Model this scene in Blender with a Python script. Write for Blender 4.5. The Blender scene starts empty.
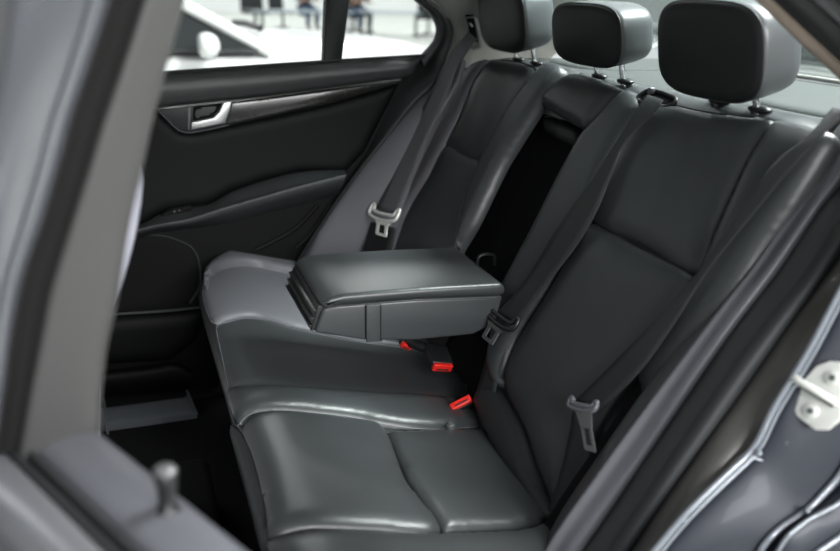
import bpy, bmesh, math, random
from mathutils import Vector, Matrix, geometry
random.seed(7)
V = Vector
COL = bpy.context.scene.collection
PI = math.pi

# ------------------------------------------------------------------ camera survey
# the photograph's lens: focal length in pixels and the measured camera axes; pixels are turned into
# points by meeting their ray with the real surface they belong to (seat profile, door plane, floor ...)
F, CX, CY = 850.0, 420.0, 275.5
CAM = V((0, 0, 1.33))
_vp = V((107 - CX, F, CY + 26)).normalized()
_h = V((1, 0, -0.03)).normalized()
_z = _h.cross(_vp).normalized()
_x = _vp.cross(_z)
MX = (_x, _vp, _z)
RIGHT = V((_x.x, _vp.x, _z.x)); FWD = V((_x.y, _vp.y, _z.y)); UP = V((_x.z, _vp.z, _z.z))

def ray(p):
    return RIGHT * (p[0] - CX) + FWD * F + UP * (CY - p[1])
def at(p, axis, v):
    r = ray(p); return CAM + r * ((v - CAM[axis]) / r[axis])
def onY(p, y): return at(p, 1, y)
def onZ(p, z): return at(p, 2, z)
def onX(p, x): return at(p, 0, x)

# ------------------------------------------------------------------ materials
def mat(name, col, rough=.5, metal=0., spec=.5, bump=0., bscale=300., var=0., vscale=6., coat=0., emit=0., sheen=0., tex='noise', alpha=None):
    m = bpy.data.materials.new(name); m.use_nodes = True
    nt = m.node_tree; b = nt.nodes['Principled BSDF']
    b.inputs['Base Color'].default_value = (*col, 1); b.inputs['Roughness'].default_value = rough
    b.inputs['Metallic'].default_value = metal; b.inputs['Specular IOR Level'].default_value = spec
    b.inputs['Coat Weight'].default_value = coat; b.inputs['Coat Roughness'].default_value = .05
    b.inputs['Sheen Weight'].default_value = sheen
    tc = nt.nodes.new('ShaderNodeTexCoord')
    if emit:
        b.inputs['Emission Color'].default_value = (*col, 1); b.inputs['Emission Strength'].default_value = emit
    if var:
        n = nt.nodes.new('ShaderNodeTexNoise'); n.inputs['Scale'].default_value = vscale; n.inputs['Detail'].default_value = 3
        nt.links.new(tc.outputs['Object'], n.inputs['Vector'])
        r = nt.nodes.new('ShaderNodeValToRGB')
        r.color_ramp.elements[0].position = .3; r.color_ramp.elements[1].position = .7
        r.color_ramp.elements[0].color = (*[c * (1 - var) for c in col], 1)
        r.color_ramp.elements[1].color = (*[min(1, c * (1 + var)) for c in col], 1)
        nt.links.new(n.outputs['Fac'], r.inputs['Fac']); nt.links.new(r.outputs['Color'], b.inputs['Base Color'])
    if bump:
        if tex == 'noise':
            n = nt.nodes.new('ShaderNodeTexNoise'); n.inputs['Detail'].default_value = 4; out = n.outputs['Fac']
            n.inputs['Scale'].default_value = bscale
        elif tex == 'voronoi':
            n = nt.nodes.new('ShaderNodeTexVoronoi'); out = n.outputs['Distance']; n.inputs['Scale'].default_value = bscale
        else:
            n = nt.nodes.new('ShaderNodeTexWave'); out = n.outputs['Fac']; n.inputs['Scale'].default_value = bscale
            n.wave_type = 'BANDS'; n.bands_direction = {'wavex': 'X', 'wavey': 'Y', 'wavez': 'Z', 'waved': 'DIAGONAL'}[tex]
        nt.links.new(tc.outputs['Object'], n.inputs['Vector'])
        bp = nt.nodes.new('ShaderNodeBump'); bp.inputs['Strength'].default_value = bump; bp.inputs['Distance'].default_value = .002
        nt.links.new(out, bp.inputs['Height']); nt.links.new(bp.outputs['Normal'], b.inputs['Normal'])
    return m

def glass(name, tint=(.97, .99, .98), refl=.08):
    m = bpy.data.materials.new(name); m.use_nodes = True
    nt = m.node_tree; nt.nodes.clear()
    o = nt.nodes.new('ShaderNodeOutputMaterial'); mx = nt.nodes.new('ShaderNodeMixShader')
    t = nt.nodes.new('ShaderNodeBsdfTransparent'); t.inputs['Color'].default_value = (*tint, 1)
    g = nt.nodes.new('ShaderNodeBsdfGlossy'); g.inputs['Roughness'].default_value = .02
    lw = nt.nodes.new('ShaderNodeLayerWeight'); lw.inputs['Blend'].default_value = .25
    ma = nt.nodes.new('ShaderNodeMath'); ma.operation = 'MULTIPLY'; ma.inputs[1].default_value = refl * 4
    nt.links.new(lw.outputs['Fresnel'], ma.inputs[0]); nt.links.new(ma.outputs[0], mx.inputs['Fac'])
    nt.links.new(t.outputs[0], mx.inputs[1]); nt.links.new(g.outputs[0], mx.inputs[2]); nt.links.new(mx.outputs[0], o.inputs['Surface'])
    return m

M = {}
M['leather'] = mat('black leather', (.037, .041, .043), .35, spec=.5, bump=.12, bscale=420, var=.12, vscale=9)
M['leather_side'] = mat('black leather satin', (.043, .0475, .050), .39, spec=.55, bump=.1, bscale=420)
M['leather_rib'] = mat('ribbed black leather', (.028, .031, .033), .45, spec=.45, bump=.5, bscale=75, tex='wavey')
M['leather_dark'] = mat('black leather unlit face', (.009, .0095, .010), .5, spec=.35, bump=.12, bscale=420)  # headrest front faces, their shade put into the colour
M['steel'] = mat('dull dark steel', (.16, .165, .165), .4, metal=.6)
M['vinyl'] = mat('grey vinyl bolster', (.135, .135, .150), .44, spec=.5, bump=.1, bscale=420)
M['shell'] = mat('dark backing leather', (.020, .022, .023), .5, spec=.4, bump=.1, bscale=400)
M['void'] = mat('black lining and gap shade', (.006, .006, .0065), .85, spec=.15, bump=.2, bscale=600)
M['stitch'] = mat('grey seam thread', (.19, .205, .22), .6)
M['piping'] = mat('black seam', (.012, .012, .013), .5)
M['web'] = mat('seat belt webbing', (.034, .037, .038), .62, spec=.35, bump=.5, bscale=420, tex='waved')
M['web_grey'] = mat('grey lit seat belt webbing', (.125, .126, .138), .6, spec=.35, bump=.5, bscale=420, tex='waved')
M['black_plastic'] = mat('black plastic', (.012, .013, .014), .38, spec=.5)
M['dark_plastic'] = mat('dark grey soft plastic', (.026, .029, .030), .5, spec=.5, bump=.25, bscale=700)
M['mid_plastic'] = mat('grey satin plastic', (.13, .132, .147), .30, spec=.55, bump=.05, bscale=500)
M['rubber'] = mat('black rubber', (.024, .026, .0275), .55, spec=.4, bump=.15, bscale=500)
M['rubber_grey'] = mat('charcoal rubber', (.055, .059, .062), .6, spec=.4)
M['metal'] = mat('brushed steel', (.62, .63, .64), .28, metal=1)
M['chrome'] = mat('chrome', (.82, .83, .84), .12, metal=1)
M['satin'] = mat('satin silver handle', (.46, .475, .47), .36, metal=.9)
M['red'] = mat('red release button', (.75, .022, .016), .35)
M['wood'] = mat('gloss black wood trim', (.016, .015, .014), .24, spec=.5, coat=.25, var=.35, vscale=18)
M['trim_light'] = mat('light grey fabric trim', (.30, .30, .285), .85, spec=.2, bump=.25, bscale=500)
M['beige'] = mat('beige headliner edge', (.30, .245, .205), .85, spec=.2, bump=.2, bscale=500)
M['headliner'] = mat('grey headliner', (.36, .36, .34), .9, spec=.1, bump=.2, bscale=400)
M['shelf'] = mat('grey green parcel shelf cloth', (.062, .069, .067), .8, spec=.3, bump=.2, bscale=500)
M['paint'] = mat('dark blue grey metallic paint', (.017, .021, .031), .48, metal=.25, spec=.5, coat=.06, bump=.03, bscale=40)
M['paint_in'] = mat('dull olive grey primer', (.045, .0435, .040), .45, spec=.5, coat=.2)
M['bead'] = mat('glossy sealer bead', (.24, .265, .30), .16, metal=.3, spec=.6, coat=1.)
M['striker'] = mat('pale zinc plate', (.74, .75, .71), .42, metal=.25)
M['carpet'] = mat('black carpet', (.010, .010, .011), .95, spec=.1, bump=.6, bscale=350)
M['sill'] = mat('grey sill carpet', (.10, .11, .125), .8, bump=.8, bscale=160)
M['door_trim'] = mat('dark door trim', (.0040, .0044, .0044), .55, spec=.16, bump=.2, bscale=600)
M['door_low'] = mat('shaded lower door trim', (.0028, .003, .003), .6, spec=.15, bump=.2, bscale=600)  # shade below the door armrest put into the colour
M['headrest_cover'] = mat('side lit headrest leather', (.078, .086, .089), .40, spec=.55, bump=.1, bscale=420)  # lighter than the seat leather: side light and sheen put into the colour
M['door_upper'] = mat('soft grey upper door trim', (.050, .054, .055), .36, spec=.5, bump=.25, bscale=600)
M['frame_grey'] = mat('grey painted window frame', (.055, .055, .054), .5, spec=.35, bump=.05, bscale=300)
M['frame_out'] = mat('glossy grey door frame', (.085, .090, .102), .22, spec=.6, coat=.8, metal=.3)
M['sill_grey'] = mat('grey leatherette door top', (.085, .088, .10), .42, spec=.5, bump=.1, bscale=400)
M['door_paint'] = mat('grey metallic door skin', (.15, .155, .165), .35, metal=.4, coat=.6)
M['dull_felt'] = mat('worn black glass run felt', (.011, .0105, .0105), .9, spec=.2, bump=.6, bscale=90)
M['seat_lit'] = mat('door lit front seat vinyl', (.50, .50, .58), .35, spec=.55)  # light from the door opening is put into this pale colour
M['white_paint'] = mat('white car paint', (.74, .75, .75), .25, spec=.5, coat=.4)
M['silver_paint'] = mat('silver car paint', (.42, .46, .46), .25, metal=.4, coat=.5)
M['dark_glass'] = mat('tinted car glass', (.02, .024, .025), .08, spec=.6)
M['tyre'] = mat('tyre rubber', (.02, .02, .02), .8)
M['table'] = mat('pale table top', (.36, .42, .46), .45)
M['leg_metal'] = mat('grey green table leg', (.13, .16, .15), .4, metal=.5)
M['chair_dark'] = mat('dark office chair fabric', (.022, .026, .028), .8)
M['navy'] = mat('navy cloth', (.018, .022, .040), .85)
M['black_cloth'] = mat('black cloth', (.012, .012, .014), .85)
M['jeans'] = mat('blue jeans', (.055, .085, .14), .85, bump=.3, bscale=200)
M['skin'] = mat('skin', (.50, .30, .22), .5)
M['hair'] = mat('dark hair', (.02, .015, .012), .6)
M['red_cloth'] = mat('red badge cloth', (.45, .06, .05), .8)
M['show_floor'] = mat('pale terrazzo floor', (.60, .62, .58), .4, var=.2, vscale=3, bump=.02)
M['show_wall'] = mat('white showroom wall', (.85, .86, .86), .8, var=.04, vscale=.4)
M['glass'] = glass('clear side glass')
M['rear_glass'] = glass('rear glass', (.86, .90, .89), .10)
M['etch'] = glass('etched glass mark', (.50, .52, .52), .02)
M['sticker'] = mat('white film patch', (.86, .87, .86), .5)

# ------------------------------------------------------------------ object helpers
def link(name, me, m, parent=None, smooth=True):
    o = bpy.data.objects.new(name, me); COL.objects.link(o)
    if m is not None: me.materials.append(m)
    if smooth:
        for p in me.polygons: p.use_smooth = True
    if parent is not None: o.parent = parent
    return o
def from_bm(name, bm, m, parent=None, smooth=True, angle=None):
    bmesh.ops.recalc_face_normals(bm, faces=bm.faces)
    me = bpy.data.meshes.new(name); bm.to_mesh(me); bm.free()
    o = link(name, me, m, parent, smooth)
    if smooth and angle is not None:
        try: me.set_sharp_from_angle(angle=math.radians(angle))
        except Exception: pass
    return o
def thing(name, label, cat, group=None, kind=None):
    o = bpy.data.objects.new(name, None); COL.objects.link(o); o.empty_display_size = .05
    return tag(o, label, cat, group, kind)
def tag(o, label=None, cat=None, group=None, kind=None):
    if label: o['label'] = label
    if cat: o['category'] = cat
    if group: o['group'] = group
    if kind: o['kind'] = kind
    return o
def settle(root, loc):
    """move an Empty to the base of its thing, its parts staying where they are"""
    loc = V(loc); root.location = loc
    for c in root.children: c.location = c.location - loc
    return root

def catmull(pts, closed=False, step=None, n=None):
    """resample a polyline (2D or 3D Vectors) with a Catmull-Rom spline"""
    P = [V(p) for p in pts]; N = len(P); out = []
    segs = N if closed else N - 1
    for i in range(segs):
        if closed: p0, p1, p2, p3 = P[i - 1], P[i], P[(i + 1) % N], P[(i + 2) % N]
        else:
            p1, p2 = P[i], P[i + 1]
            p0 = P[i - 1] if i else p1 * 2 - p2
            p3 = P[i + 2] if i + 2 < N else p2 * 2 - p1
        L = (p2 - p1).length
        # shorter handles where neighbours are much longer: no overshoot
        m1 = (p2 - p0) * .5; m2 = (p3 - p1) * .5
        if m1.length > L: m1 = m1.normalized() * L
        if m2.length > L: m2 = m2.normalized() * L
        k = max(1, int(math.ceil(L / step))) if step else n
        for j in range(k):
            t = j / k
            out.append(p1 * (2*t**3 - 3*t*t + 1) + m1 * (t**3 - 2*t*t + t) + p2 * (-2*t**3 + 3*t*t) + m2 * (t**3 - t*t))
    if not closed: out.append(P[-1].copy())
    return out
def even(pts, n):
    """n points evenly spaced along a polyline"""
    L = [0]
    for a, b in zip(pts, pts[1:]): L.append(L[-1] + (b - a).length)
    out = []; j = 0
    for i in range(n):
        s = L[-1] * i / (n - 1)
        while j < len(pts) - 2 and L[j + 1] < s: j += 1
        d = L[j + 1] - L[j]
        out.append(pts[j].lerp(pts[j + 1], (s - L[j]) / d if d > 1e-9 else 0))
    return out

def loft(name, lines, m, parent=None, n=40, cross=6, thick=0., closed=False):
    """smooth sheet through a row of 3D polylines"""
    rows = [even(catmull(l, n=8), n) for l in lines]
    cols = []
    for j in range(n):
        c = [r[j] for r in rows]
        cols.append(catmull(c, n=cross) if cross > 1 and len(c) > 1 else c)
    bm = bmesh.new()
    vs = [[bm.verts.new(p) for p in c] for c in cols]
    for a, b in zip(vs, vs[1:]):
        for i in range(len(a) - 1):
            try: bm.faces.new((a[i], a[i + 1], b[i + 1], b[i]))
            except ValueError: pass
    o = from_bm(name, bm, m, parent)
    if thick:
        md = o.modifiers.new('solid', 'SOLIDIFY'); md.thickness = thick; md.offset = 0
    return o

def tube_bm(bm, pts, r, seg=8, closed=False, radii=None):
    n = len(pts); rings = []; prev = None
    for i, p in enumerate(pts):
        a = pts[i - 1] if (i or closed) else p; b = pts[(i + 1) % n] if (i < n - 1 or closed) else p
        t = (b - a).normalized()
        if prev is None:
            u = t.orthogonal().normalized()
        else:
            u = prev - t * prev.dot(t)
            u = u.normalized() if u.length > 1e-6 else t.orthogonal().normalized()
        prev = u; w = t.cross(u); rr = radii[i] if radii else r
        rings.append([bm.verts.new(p + (u * math.cos(2*PI*k/seg) + w * math.sin(2*PI*k/seg)) * rr) for k in range(seg)])
    for i in range(n if closed else n - 1):
        a, b = rings[i], rings[(i + 1) % n]
        for k in range(seg): bm.faces.new((a[k], a[(k + 1) % seg], b[(k + 1) % seg], b[k]))
    if not closed:
        bm.faces.new(rings[0][::-1]); bm.faces.new(rings[-1])
def tube(name, pts, r, m, parent=None, seg=8, closed=False, radii=None):
    bm = bmesh.new(); tube_bm(bm, [V(p) for p in pts], r, seg, closed, radii)
    return from_bm(name, bm, m, parent, angle=50)

def box_bm(bm, c, ax, size, bev=0., seg=3):
    """oriented box: centre, three axes, full sizes"""
    c = V(c); r = []
    for sx in (-1, 1):
        for sy in (-1, 1):
            for sz in (-1, 1):
                r.append(bm.verts.new(c + ax[0]*(sx*size[0]/2) + ax[1]*(sy*size[1]/2) + ax[2]*(sz*size[2]/2)))
    fs = [bm.faces.new([r[i] for i in q]) for q in ((0,1,3,2),(4,6,7,5),(0,4,5,1),(2,3,7,6),(0,2,6,4),(1,5,7,3))]
    if bev:
        es = list({e for f in fs for e in f.edges})
        bmesh.ops.bevel(bm, geom=es, offset=bev, segments=seg, profile=.5, affect='EDGES')
WA = (V((1,0,0)), V((0,1,0)), V((0,0,1)))
def box(name, c, size, m, parent=None, ax=WA, bev=0., seg=3):
    bm = bmesh.new(); box_bm(bm, c, ax, size, bev, seg)
    return from_bm(name, bm, m, parent, angle=40)
def prism(name, poly, vec, m, parent=None, bev=0., seg=3, angle=40):
    """extrude a planar 3D polygon along vec, edges rounded"""
    bm = bmesh.new(); vec = V(vec)
    a = [bm.verts.new(p) for p in poly]; b = [bm.verts.new(V(p) + vec) for p in poly]
    bm.faces.new(a); bm.faces.new(b[::-1]); n = len(a)
    for i in range(n): bm.faces.new((a[i], b[i], b[(i+1) % n], a[(i+1) % n]))
    bmesh.ops.recalc_face_normals(bm, faces=bm.faces)
    if bev: bmesh.ops.bevel(bm, geom=list(bm.edges), offset=bev, segments=seg, profile=.5, affect='EDGES')
    return from_bm(name, bm, m, parent, angle=angle)

# ------------------------------------------------------------------ surfaces that panels are laid on
class Profile:
    """a section in X-Z carried straight across the car; coordinates (Y, s)"""
    def __init__(self, pts):
        self.P = catmull([V((x, z)) for x, z in pts], n=8)
        self.S = [0]
        for a, b in zip(self.P, self.P[1:]): self.S.append(self.S[-1] + (b - a).length)
        self.N = []
        for i in range(len(self.P)):
            t = (self.P[min(i+1, len(self.P)-1)] - self.P[max(i-1, 0)]).normalized()
            self.N.append(V((-t.y, t.x)))
    def hit(self, p, h=0.):
        r = ray(p); best = None; near = None
        Q = [a + n * h for a, n in zip(self.P, self.N)]
        for i in range(len(Q) - 1):
            a, b = Q[i], Q[i + 1]; e = b - a
            # cam.x + t rx = a.x + u e.x ; cam.z + t rz = a.y + u e.y
            det = r.x * (-e.y) + e.x * r.z
            dx, dz = a.x - CAM.x, a.y - CAM.z
            if abs(det) > 1e-12:
                t = (dx * (-e.y) + e.x * dz) / det; u = (r.x * dz - r.z * dx) / det
                if t > 0 and -1e-6 <= u <= 1 + 1e-6 and (best is None or t < best[0]):
                    best = (t, self.S[i] + u * e.length)
            rr = r.x**2 + r.z**2; t0 = (dx * r.x + dz * r.z) / rr
            d = (V((dx - t0 * r.x, dz - t0 * r.z))).length
            if t0 > 0 and (near is None or d < near[0]): near = (d, t0, self.S[i])
        if best is None: best = (near[1], near[2])
        return V((CAM.y + r.y * best[0], best[1]))
    def pos(self, q, h=0.):
        s = min(max(q.y, 0), self.S[-1]); i = 0
        lo, hi = 0, len(self.S) - 2
        while lo < hi:
            mid = (lo + hi + 1) // 2
            if self.S[mid] <= s: lo = mid
            else: hi = mid - 1
        i = lo; d = self.S[i+1] - self.S[i]; t = (s - self.S[i]) / d if d else 0
        p = self.P[i].lerp(self.P[i+1], t) + self.N[i].lerp(self.N[i+1], t) * h
        return V((p.x, q.x, p.y))
class Plane:
    """a flat surface: origin, two unit axes; h along the normal towards the camera"""
    def __init__(self, o, u, v):
        self.o = V(o); self.u = V(u).normalized(); v = V(v); self.v = (v - self.u * v.dot(self.u)).normalized()
        self.n = self.u.cross(self.v)
        if self.n.dot(CAM - self.o) < 0: self.n = -self.n
    def hit(self, p, h=0.):
        r = ray(p); o = self.o + self.n * h
        t = (o - CAM).dot(self.n) / r.dot(self.n); q = CAM + r * t - o
        return V((q.dot(self.u), q.dot(self.v)))
    def pos(self, q, h=0.): return self.o + self.u * q.x + self.v * q.y + self.n * h
def YP(y): return Plane((0, y, 0), (1, 0, 0), (0, 0, 1))

def seg_d(p, a, b):
    e = b - a; L = e.length_squared
    t = max(0, min(1, (p - a).dot(e) / L)) if L else 0
    return (p - a - e * t).length
def pillow(name, px, surf, m, parent=None, H=.012, r=.03, step=.009, skirt=.012, base=0., smooth=True, uv=False, extra=None, h0=0., seam=None, seam_r=.0011):
    """an upholstered panel: the outline lies on surf, the middle swells by H"""
    q = [V(p) for p in px] if uv else [surf.hit(p, h0) for p in px]
    out = catmull(q, True, step=step) if smooth else even_closed(q, step)
    n = len(out)
    lo = V((min(p.x for p in out), min(p.y for p in out))); hi = V((max(p.x for p in out), max(p.y for p in out)))
    pts = list(out); y = lo.y; row = 0
    def inside(p):
        c = False
        for i in range(n):
            a, b = out[i], out[i - 1]
            if (a.y > p.y) != (b.y > p.y) and p.x < (b.x - a.x) * (p.y - a.y) / (b.y - a.y) + a.x: c = not c
        return c
    dist = [0.] * n
    while y < hi.y:
        x = lo.x + (step / 2 if row % 2 else 0)
        while x < hi.x:
            p = V((x, y))
            if inside(p):
                d = min(seg_d(p, out[i - 1], out[i]) for i in range(n))
                if d > step * .55: pts.append(p); dist.append(d)
            x += step
        y += step * .87; row += 1
    rv, _, rf, ov, _, _ = geometry.delaunay_2d_cdt(pts, [(i, (i + 1) % n) for i in range(n)], [], 1, 1e-6)
    bm = bmesh.new(); vs = []
    for i, p in enumerate(rv):
        k = ov[i][0] if ov[i] else 0
        d = dist[k] if k < len(dist) else 0
        t = min(d / r, 1); h = base + H * math.sqrt(max(0, 1 - (1 - t) ** 2))
        if extra: h += extra(p, d)
        vs.append(bm.verts.new(surf.pos(p, h + h0)))
    for f in rf:
        try: bm.faces.new([vs[i] for i in f])
        except ValueError: pass
    if skirt:
        first = {}
        for i in range(len(rv)):
            for k in ov[i]:
                if k < n: first[k] = i
        low = {k: bm.verts.new(surf.pos(rv[i], base - skirt + h0)) for k, i in first.items()}
        for k in range(n):
            k2 = (k + 1) % n
            if k in first and k2 in first and first[k] != first[k2]:
                try: bm.faces.new((vs[first[k]], vs[first[k2]], low[k2], low[k]))
                except ValueError: pass
    o = from_bm(name, bm, m, parent, angle=60)
    if seam is not None:
        loop = [surf.pos(p, h0 + base + .001) for p in out]
        tube('seam', loop, seam_r, seam, o, 5, True)
    return o
def even_closed(q, step):
    out = []
    for i in range(len(q)):
        a, b = q[i], q[(i + 1) % len(q)]
        k = max(1, int(math.ceil((b - a).length / step)))
        out += [a.lerp(b, j / k) for j in range(k)]
    return out
def strip(name, left, right, surf, m, parent=None, h=.02, thick=.0016, n=50, wave=None):
    """flat webbing between two edge lines laid on surf"""
    L = even(catmull([surf.pos(surf.hit(p, h), h) for p in left], n=8), n)
    R = even(catmull([surf.pos(surf.hit(p, h), h) for p in right], n=8), n)
    bm = bmesh.new(); rows = []
    for a, b in zip(L, R): rows.append([bm.verts.new(a.lerp(b, t / 4)) for t in range(5)])
    for a, b in zip(rows, rows[1:]):
        for i in range(4): bm.faces.new((a[i], a[i+1], b[i+1], b[i]))
    o = from_bm(name, bm, m, parent)
    md = o.modifiers.new('solid', 'SOLIDIFY'); md.thickness = thick; md.offset = 0
    return o
def line_on(name, px, surf, r, m, parent=None, h=0., seg=6, n=6):
    return tube(name, catmull([surf.pos(surf.hit(p, h), h) for p in px], n=n), r, m, parent, seg)
# ================================================================== REAR SEAT
YC, DY = 1.538, .39
BP = Profile([(.545,.415),(.565,.455),(.603,.523),(.700,.716),(.806,.925),(.872,1.056),(.893,1.098),(.910,1.128),(.930,1.149),(.960,1.160),(1.00,1.158),(1.04,1.140)])
CP = Profile([(.215,.25),(.180,.40),(.150,.53),(.140,.575),(.142,.603),(.160,.621),(.215,.619),(.40,.573),(.603,.523),(.68,.49)])
def shell(name, prof, y0, y1, m, parent, h=-.012, ny=14, s0=0., s1=None):
    s1 = prof.S[-1] if s1 is None else s1
    bm = bmesh.new(); rows = []
    for j in range(ny):
        y = y0 + (y1 - y0) * j / (ny - 1)
        k = 40
        e = min(j, ny - 1 - j); hh = h - (.012 if e == 0 else .002 if e == 1 else 0)
        rows.append([bm.verts.new(prof.pos(V((y, s0 + (s1 - s0) * i / k)), hh)) for i in range(k + 1)])
    for a, b in zip(rows, rows[1:]):
        for i in range(len(a) - 1): bm.faces.new((a[i], a[i+1], b[i+1], b[i]))
    return from_bm(name, bm, m, parent)

# ---- bench cushion
cush = thing('bench_cushion', 'long black leather bench cushion of the rear seat, stitched pads with a ribbed front', 'seat cushion')
shell('cushion_base', CP, .985, 2.09, M['leather'], cush, h=-.006)
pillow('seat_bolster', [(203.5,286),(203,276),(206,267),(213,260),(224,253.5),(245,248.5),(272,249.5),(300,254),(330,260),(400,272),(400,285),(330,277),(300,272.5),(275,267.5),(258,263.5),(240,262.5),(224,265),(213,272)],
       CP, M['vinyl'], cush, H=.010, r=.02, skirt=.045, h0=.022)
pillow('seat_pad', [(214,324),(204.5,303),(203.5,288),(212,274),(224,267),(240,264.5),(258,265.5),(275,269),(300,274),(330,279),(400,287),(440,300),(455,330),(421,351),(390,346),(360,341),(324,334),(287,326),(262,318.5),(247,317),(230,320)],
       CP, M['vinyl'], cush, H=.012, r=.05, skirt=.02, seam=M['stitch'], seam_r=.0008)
pillow('seat_pad', [(217,327),(230,322),(247,318.5),(262,320),(287,327.5),(324,335.5),(360,342.5),(421,352.5),(455,360),(472,383),(449,398),(352,392),(271,386),(247,387),(231,390),(223,360)],
       CP, M['leather_side'], cush, H=.006, r=.05, skirt=.02, seam=M['stitch'], seam_r=.0008)
pillow('seat_bolster', [(229,392),(247,388.5),(271,387.5),(352,393.5),(449,399.5),(476,408),(484,425),(452,429),(417,429),(385,424.5),(350,417.5),(286,411),(252,414),(238,426),(231,412)],
       CP, M['leather'], cush, H=.016, r=.045, skirt=.02, seam=M['stitch'], seam_r=.0008)
pillow('seat_pad', [(243,431),(253,417),(286,412.5),(350,419.5),(383,427.5),(406,481),(440,532),(371,531),(307,530),(287,534),(270,545),(266,520),(260,484),(252,455)],
       CP, M['leather'], cush, H=.013, r=.04, skirt=.02)
pillow('front_panel', [(230,426),(235,429),(241,435),(251,456),(259,485),(265,520),(268,551),(272,580),(258,580),(244,535),(233,485),(226,445)],
       CP, M['leather_rib'], cush, H=.008, r=.05, skirt=.01, base=-.002, seam=M['piping'], seam_r=.0007)
pillow('insert_panel', [(387,433),(430,431),(488,431),(526,470),(558,506),(541,523),(516,529),(444,532),(408,481)],
       CP, M['leather'], cush, H=.011, r=.03, skirt=.015, smooth=False)
pillow('seat_bolster', [(268,549),(288,537),(307,533),(371,534),(444,535.5),(517,532),(545,525),(552,536),(545,575),(400,600),(290,600)],
       CP, M['leather'], cush, H=.018, r=.05, skirt=.03)
sp = CP.pos(CP.hit((450.5, 424.5), .016), .016)
bm = bmesh.new()
tube_bm(bm, [sp - V((0,0,.010)), sp, sp + V((0,0,.0015))], .009, 16, radii=[.0085, .0085, .007])
stud = from_bm('snap_stud', bm, M['steel'], cush, angle=40)
bm = bmesh.new(); tube_bm(bm, [sp, sp + V((-.0005,-.0005,.0042))], .0045, 12)
from_bm('stud_centre', bm, M['metal'], stud, angle=40)

# ---- backrests
def guides(root, yc, z=1.158, x=.953):
    for s in (-1, 1):
        bm = bmesh.new()
        bmesh.ops.create_uvsphere(bm, u_segments=20, v_segments=10, radius=1, matrix=Matrix.Translation((x, yc + s * .050, z)) @ Matrix.Diagonal((.014, .024, .0065, 1)))
        from_bm('post_guide', bm, M['black_plastic'], root)

near = thing('seatback', 'black leather rear backrest nearest the open door, two cushioned panels split by a cross seam', 'backrest', 'rear backrest sections')
shell('backrest_shell', BP, .985, 1.412, M['leather'], near, h=-.004)
pillow('insert_panel', [(645,107),(627,139),(610,172),(594,222),(640,245),(697,275),(717,231),(729,205),(745,170),(761,142),(776,124),(766,119),(735,116),(700,111),(678,106),(662,104)],
       BP, M['leather'], near, H=.014, r=.04, skirt=.02, seam=M['piping'])
pillow('insert_panel', [(593,224),(640,247.5),(697,278),(668,330),(640,372),(612,408),(590,448),(572,488),(556,508),(540,472),(526,432),(511,402),(506,386),(508,368),(521,338),(548,295),(569,259)],
       BP, M['leather'], near, H=.018, r=.06, skirt=.02, seam=M['piping'])
pillow('seat_bolster', [(632,92),(613,104),(600,118),(585,134),(560,178),(536,226),(517,262),(502,292),(494,330),(489,362),(495,386),(505,386),(507,368),(519,338),(547,293),(568,258),(592,222),(608,172),(625,139),(644,106)],
       BP, M['leather_side'], near, H=.020, r=.032, skirt=.05)
pillow('seat_bolster', [(778,124),(763,142),(747,170),(731,205),(719,231),(699,275),(669,330),(640,374),(660,420),(690,370),(720,330),(762,258),(796,208),(826,160),(838,138),(812,128)],
       BP, M['leather_side'], near, H=.022, r=.04, skirt=.03)
pillow('lower_roll', [(486,386),(498,388),(511,404),(526,432),(540,473),(557,510),(549,526),(530,502),(505,466),(488,434),(477,402)],
       BP, M['shell'], near, H=.022, r=.03, skirt=.03)
guides(near, YC - DY)
# belt outlet bezel on the shoulder of the near section
def frame4(name, px, surf, h, r, m, parent):
    return tube(name, catmull([surf.pos(surf.hit(p, h), h) for p in px], True, n=2), r, m, parent, 8, True)
PT = Profile([(.893,1.098),(.910,1.128),(.930,1.152),(.960,1.163),(1.02,1.163)])
bez = frame4('belt_outlet', [(636,100),(643,93),(648,90.5),(656,91),(672,96.5),(676,99),(675,103),(667,107),(660,107),(645,103)], BP, .006, .0042, M['black_plastic'], near)
pillow('outlet_slot', [(640,99),(649,92),(660,93.5),(674,98.5),(669,106),(657,105),(646,103)], BP, M['void'], bez, H=.001, r=.01, skirt=.004, h0=.004)
box('latch', BP.pos(BP.hit((654, 96)), .012), (.012, .010, .012), M['mid_plastic'], bez, bev=.003)

mid = thing('seatback', 'narrow middle rear backrest with a deep black armrest recess under a small leather pad', 'backrest', 'rear backrest sections')
RB = Profile([(p.x + .055, p.y - .02) for p in BP.P[::8]])
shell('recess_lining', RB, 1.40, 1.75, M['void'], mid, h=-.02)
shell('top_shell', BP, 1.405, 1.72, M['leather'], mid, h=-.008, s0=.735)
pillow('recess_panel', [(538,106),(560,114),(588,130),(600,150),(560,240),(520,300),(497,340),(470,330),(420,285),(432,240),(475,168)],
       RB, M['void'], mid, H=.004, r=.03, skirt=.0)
pillow('head_pad', [(543,104),(550,92),(560,82),(574,76),(592,78),(612,85),(626,93),(612,103),(599,117),(586,129),(571,123),(556,114)],
       BP, M['leather'], mid, H=.016, r=.03, skirt=.035)
guides(mid, YC)
pillow('recess_ledge', [(548,116),(584,133),(576,147),(544,130)], RB, M['piping'], mid, H=.012, r=.01, skirt=.01, h0=.02)

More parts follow.
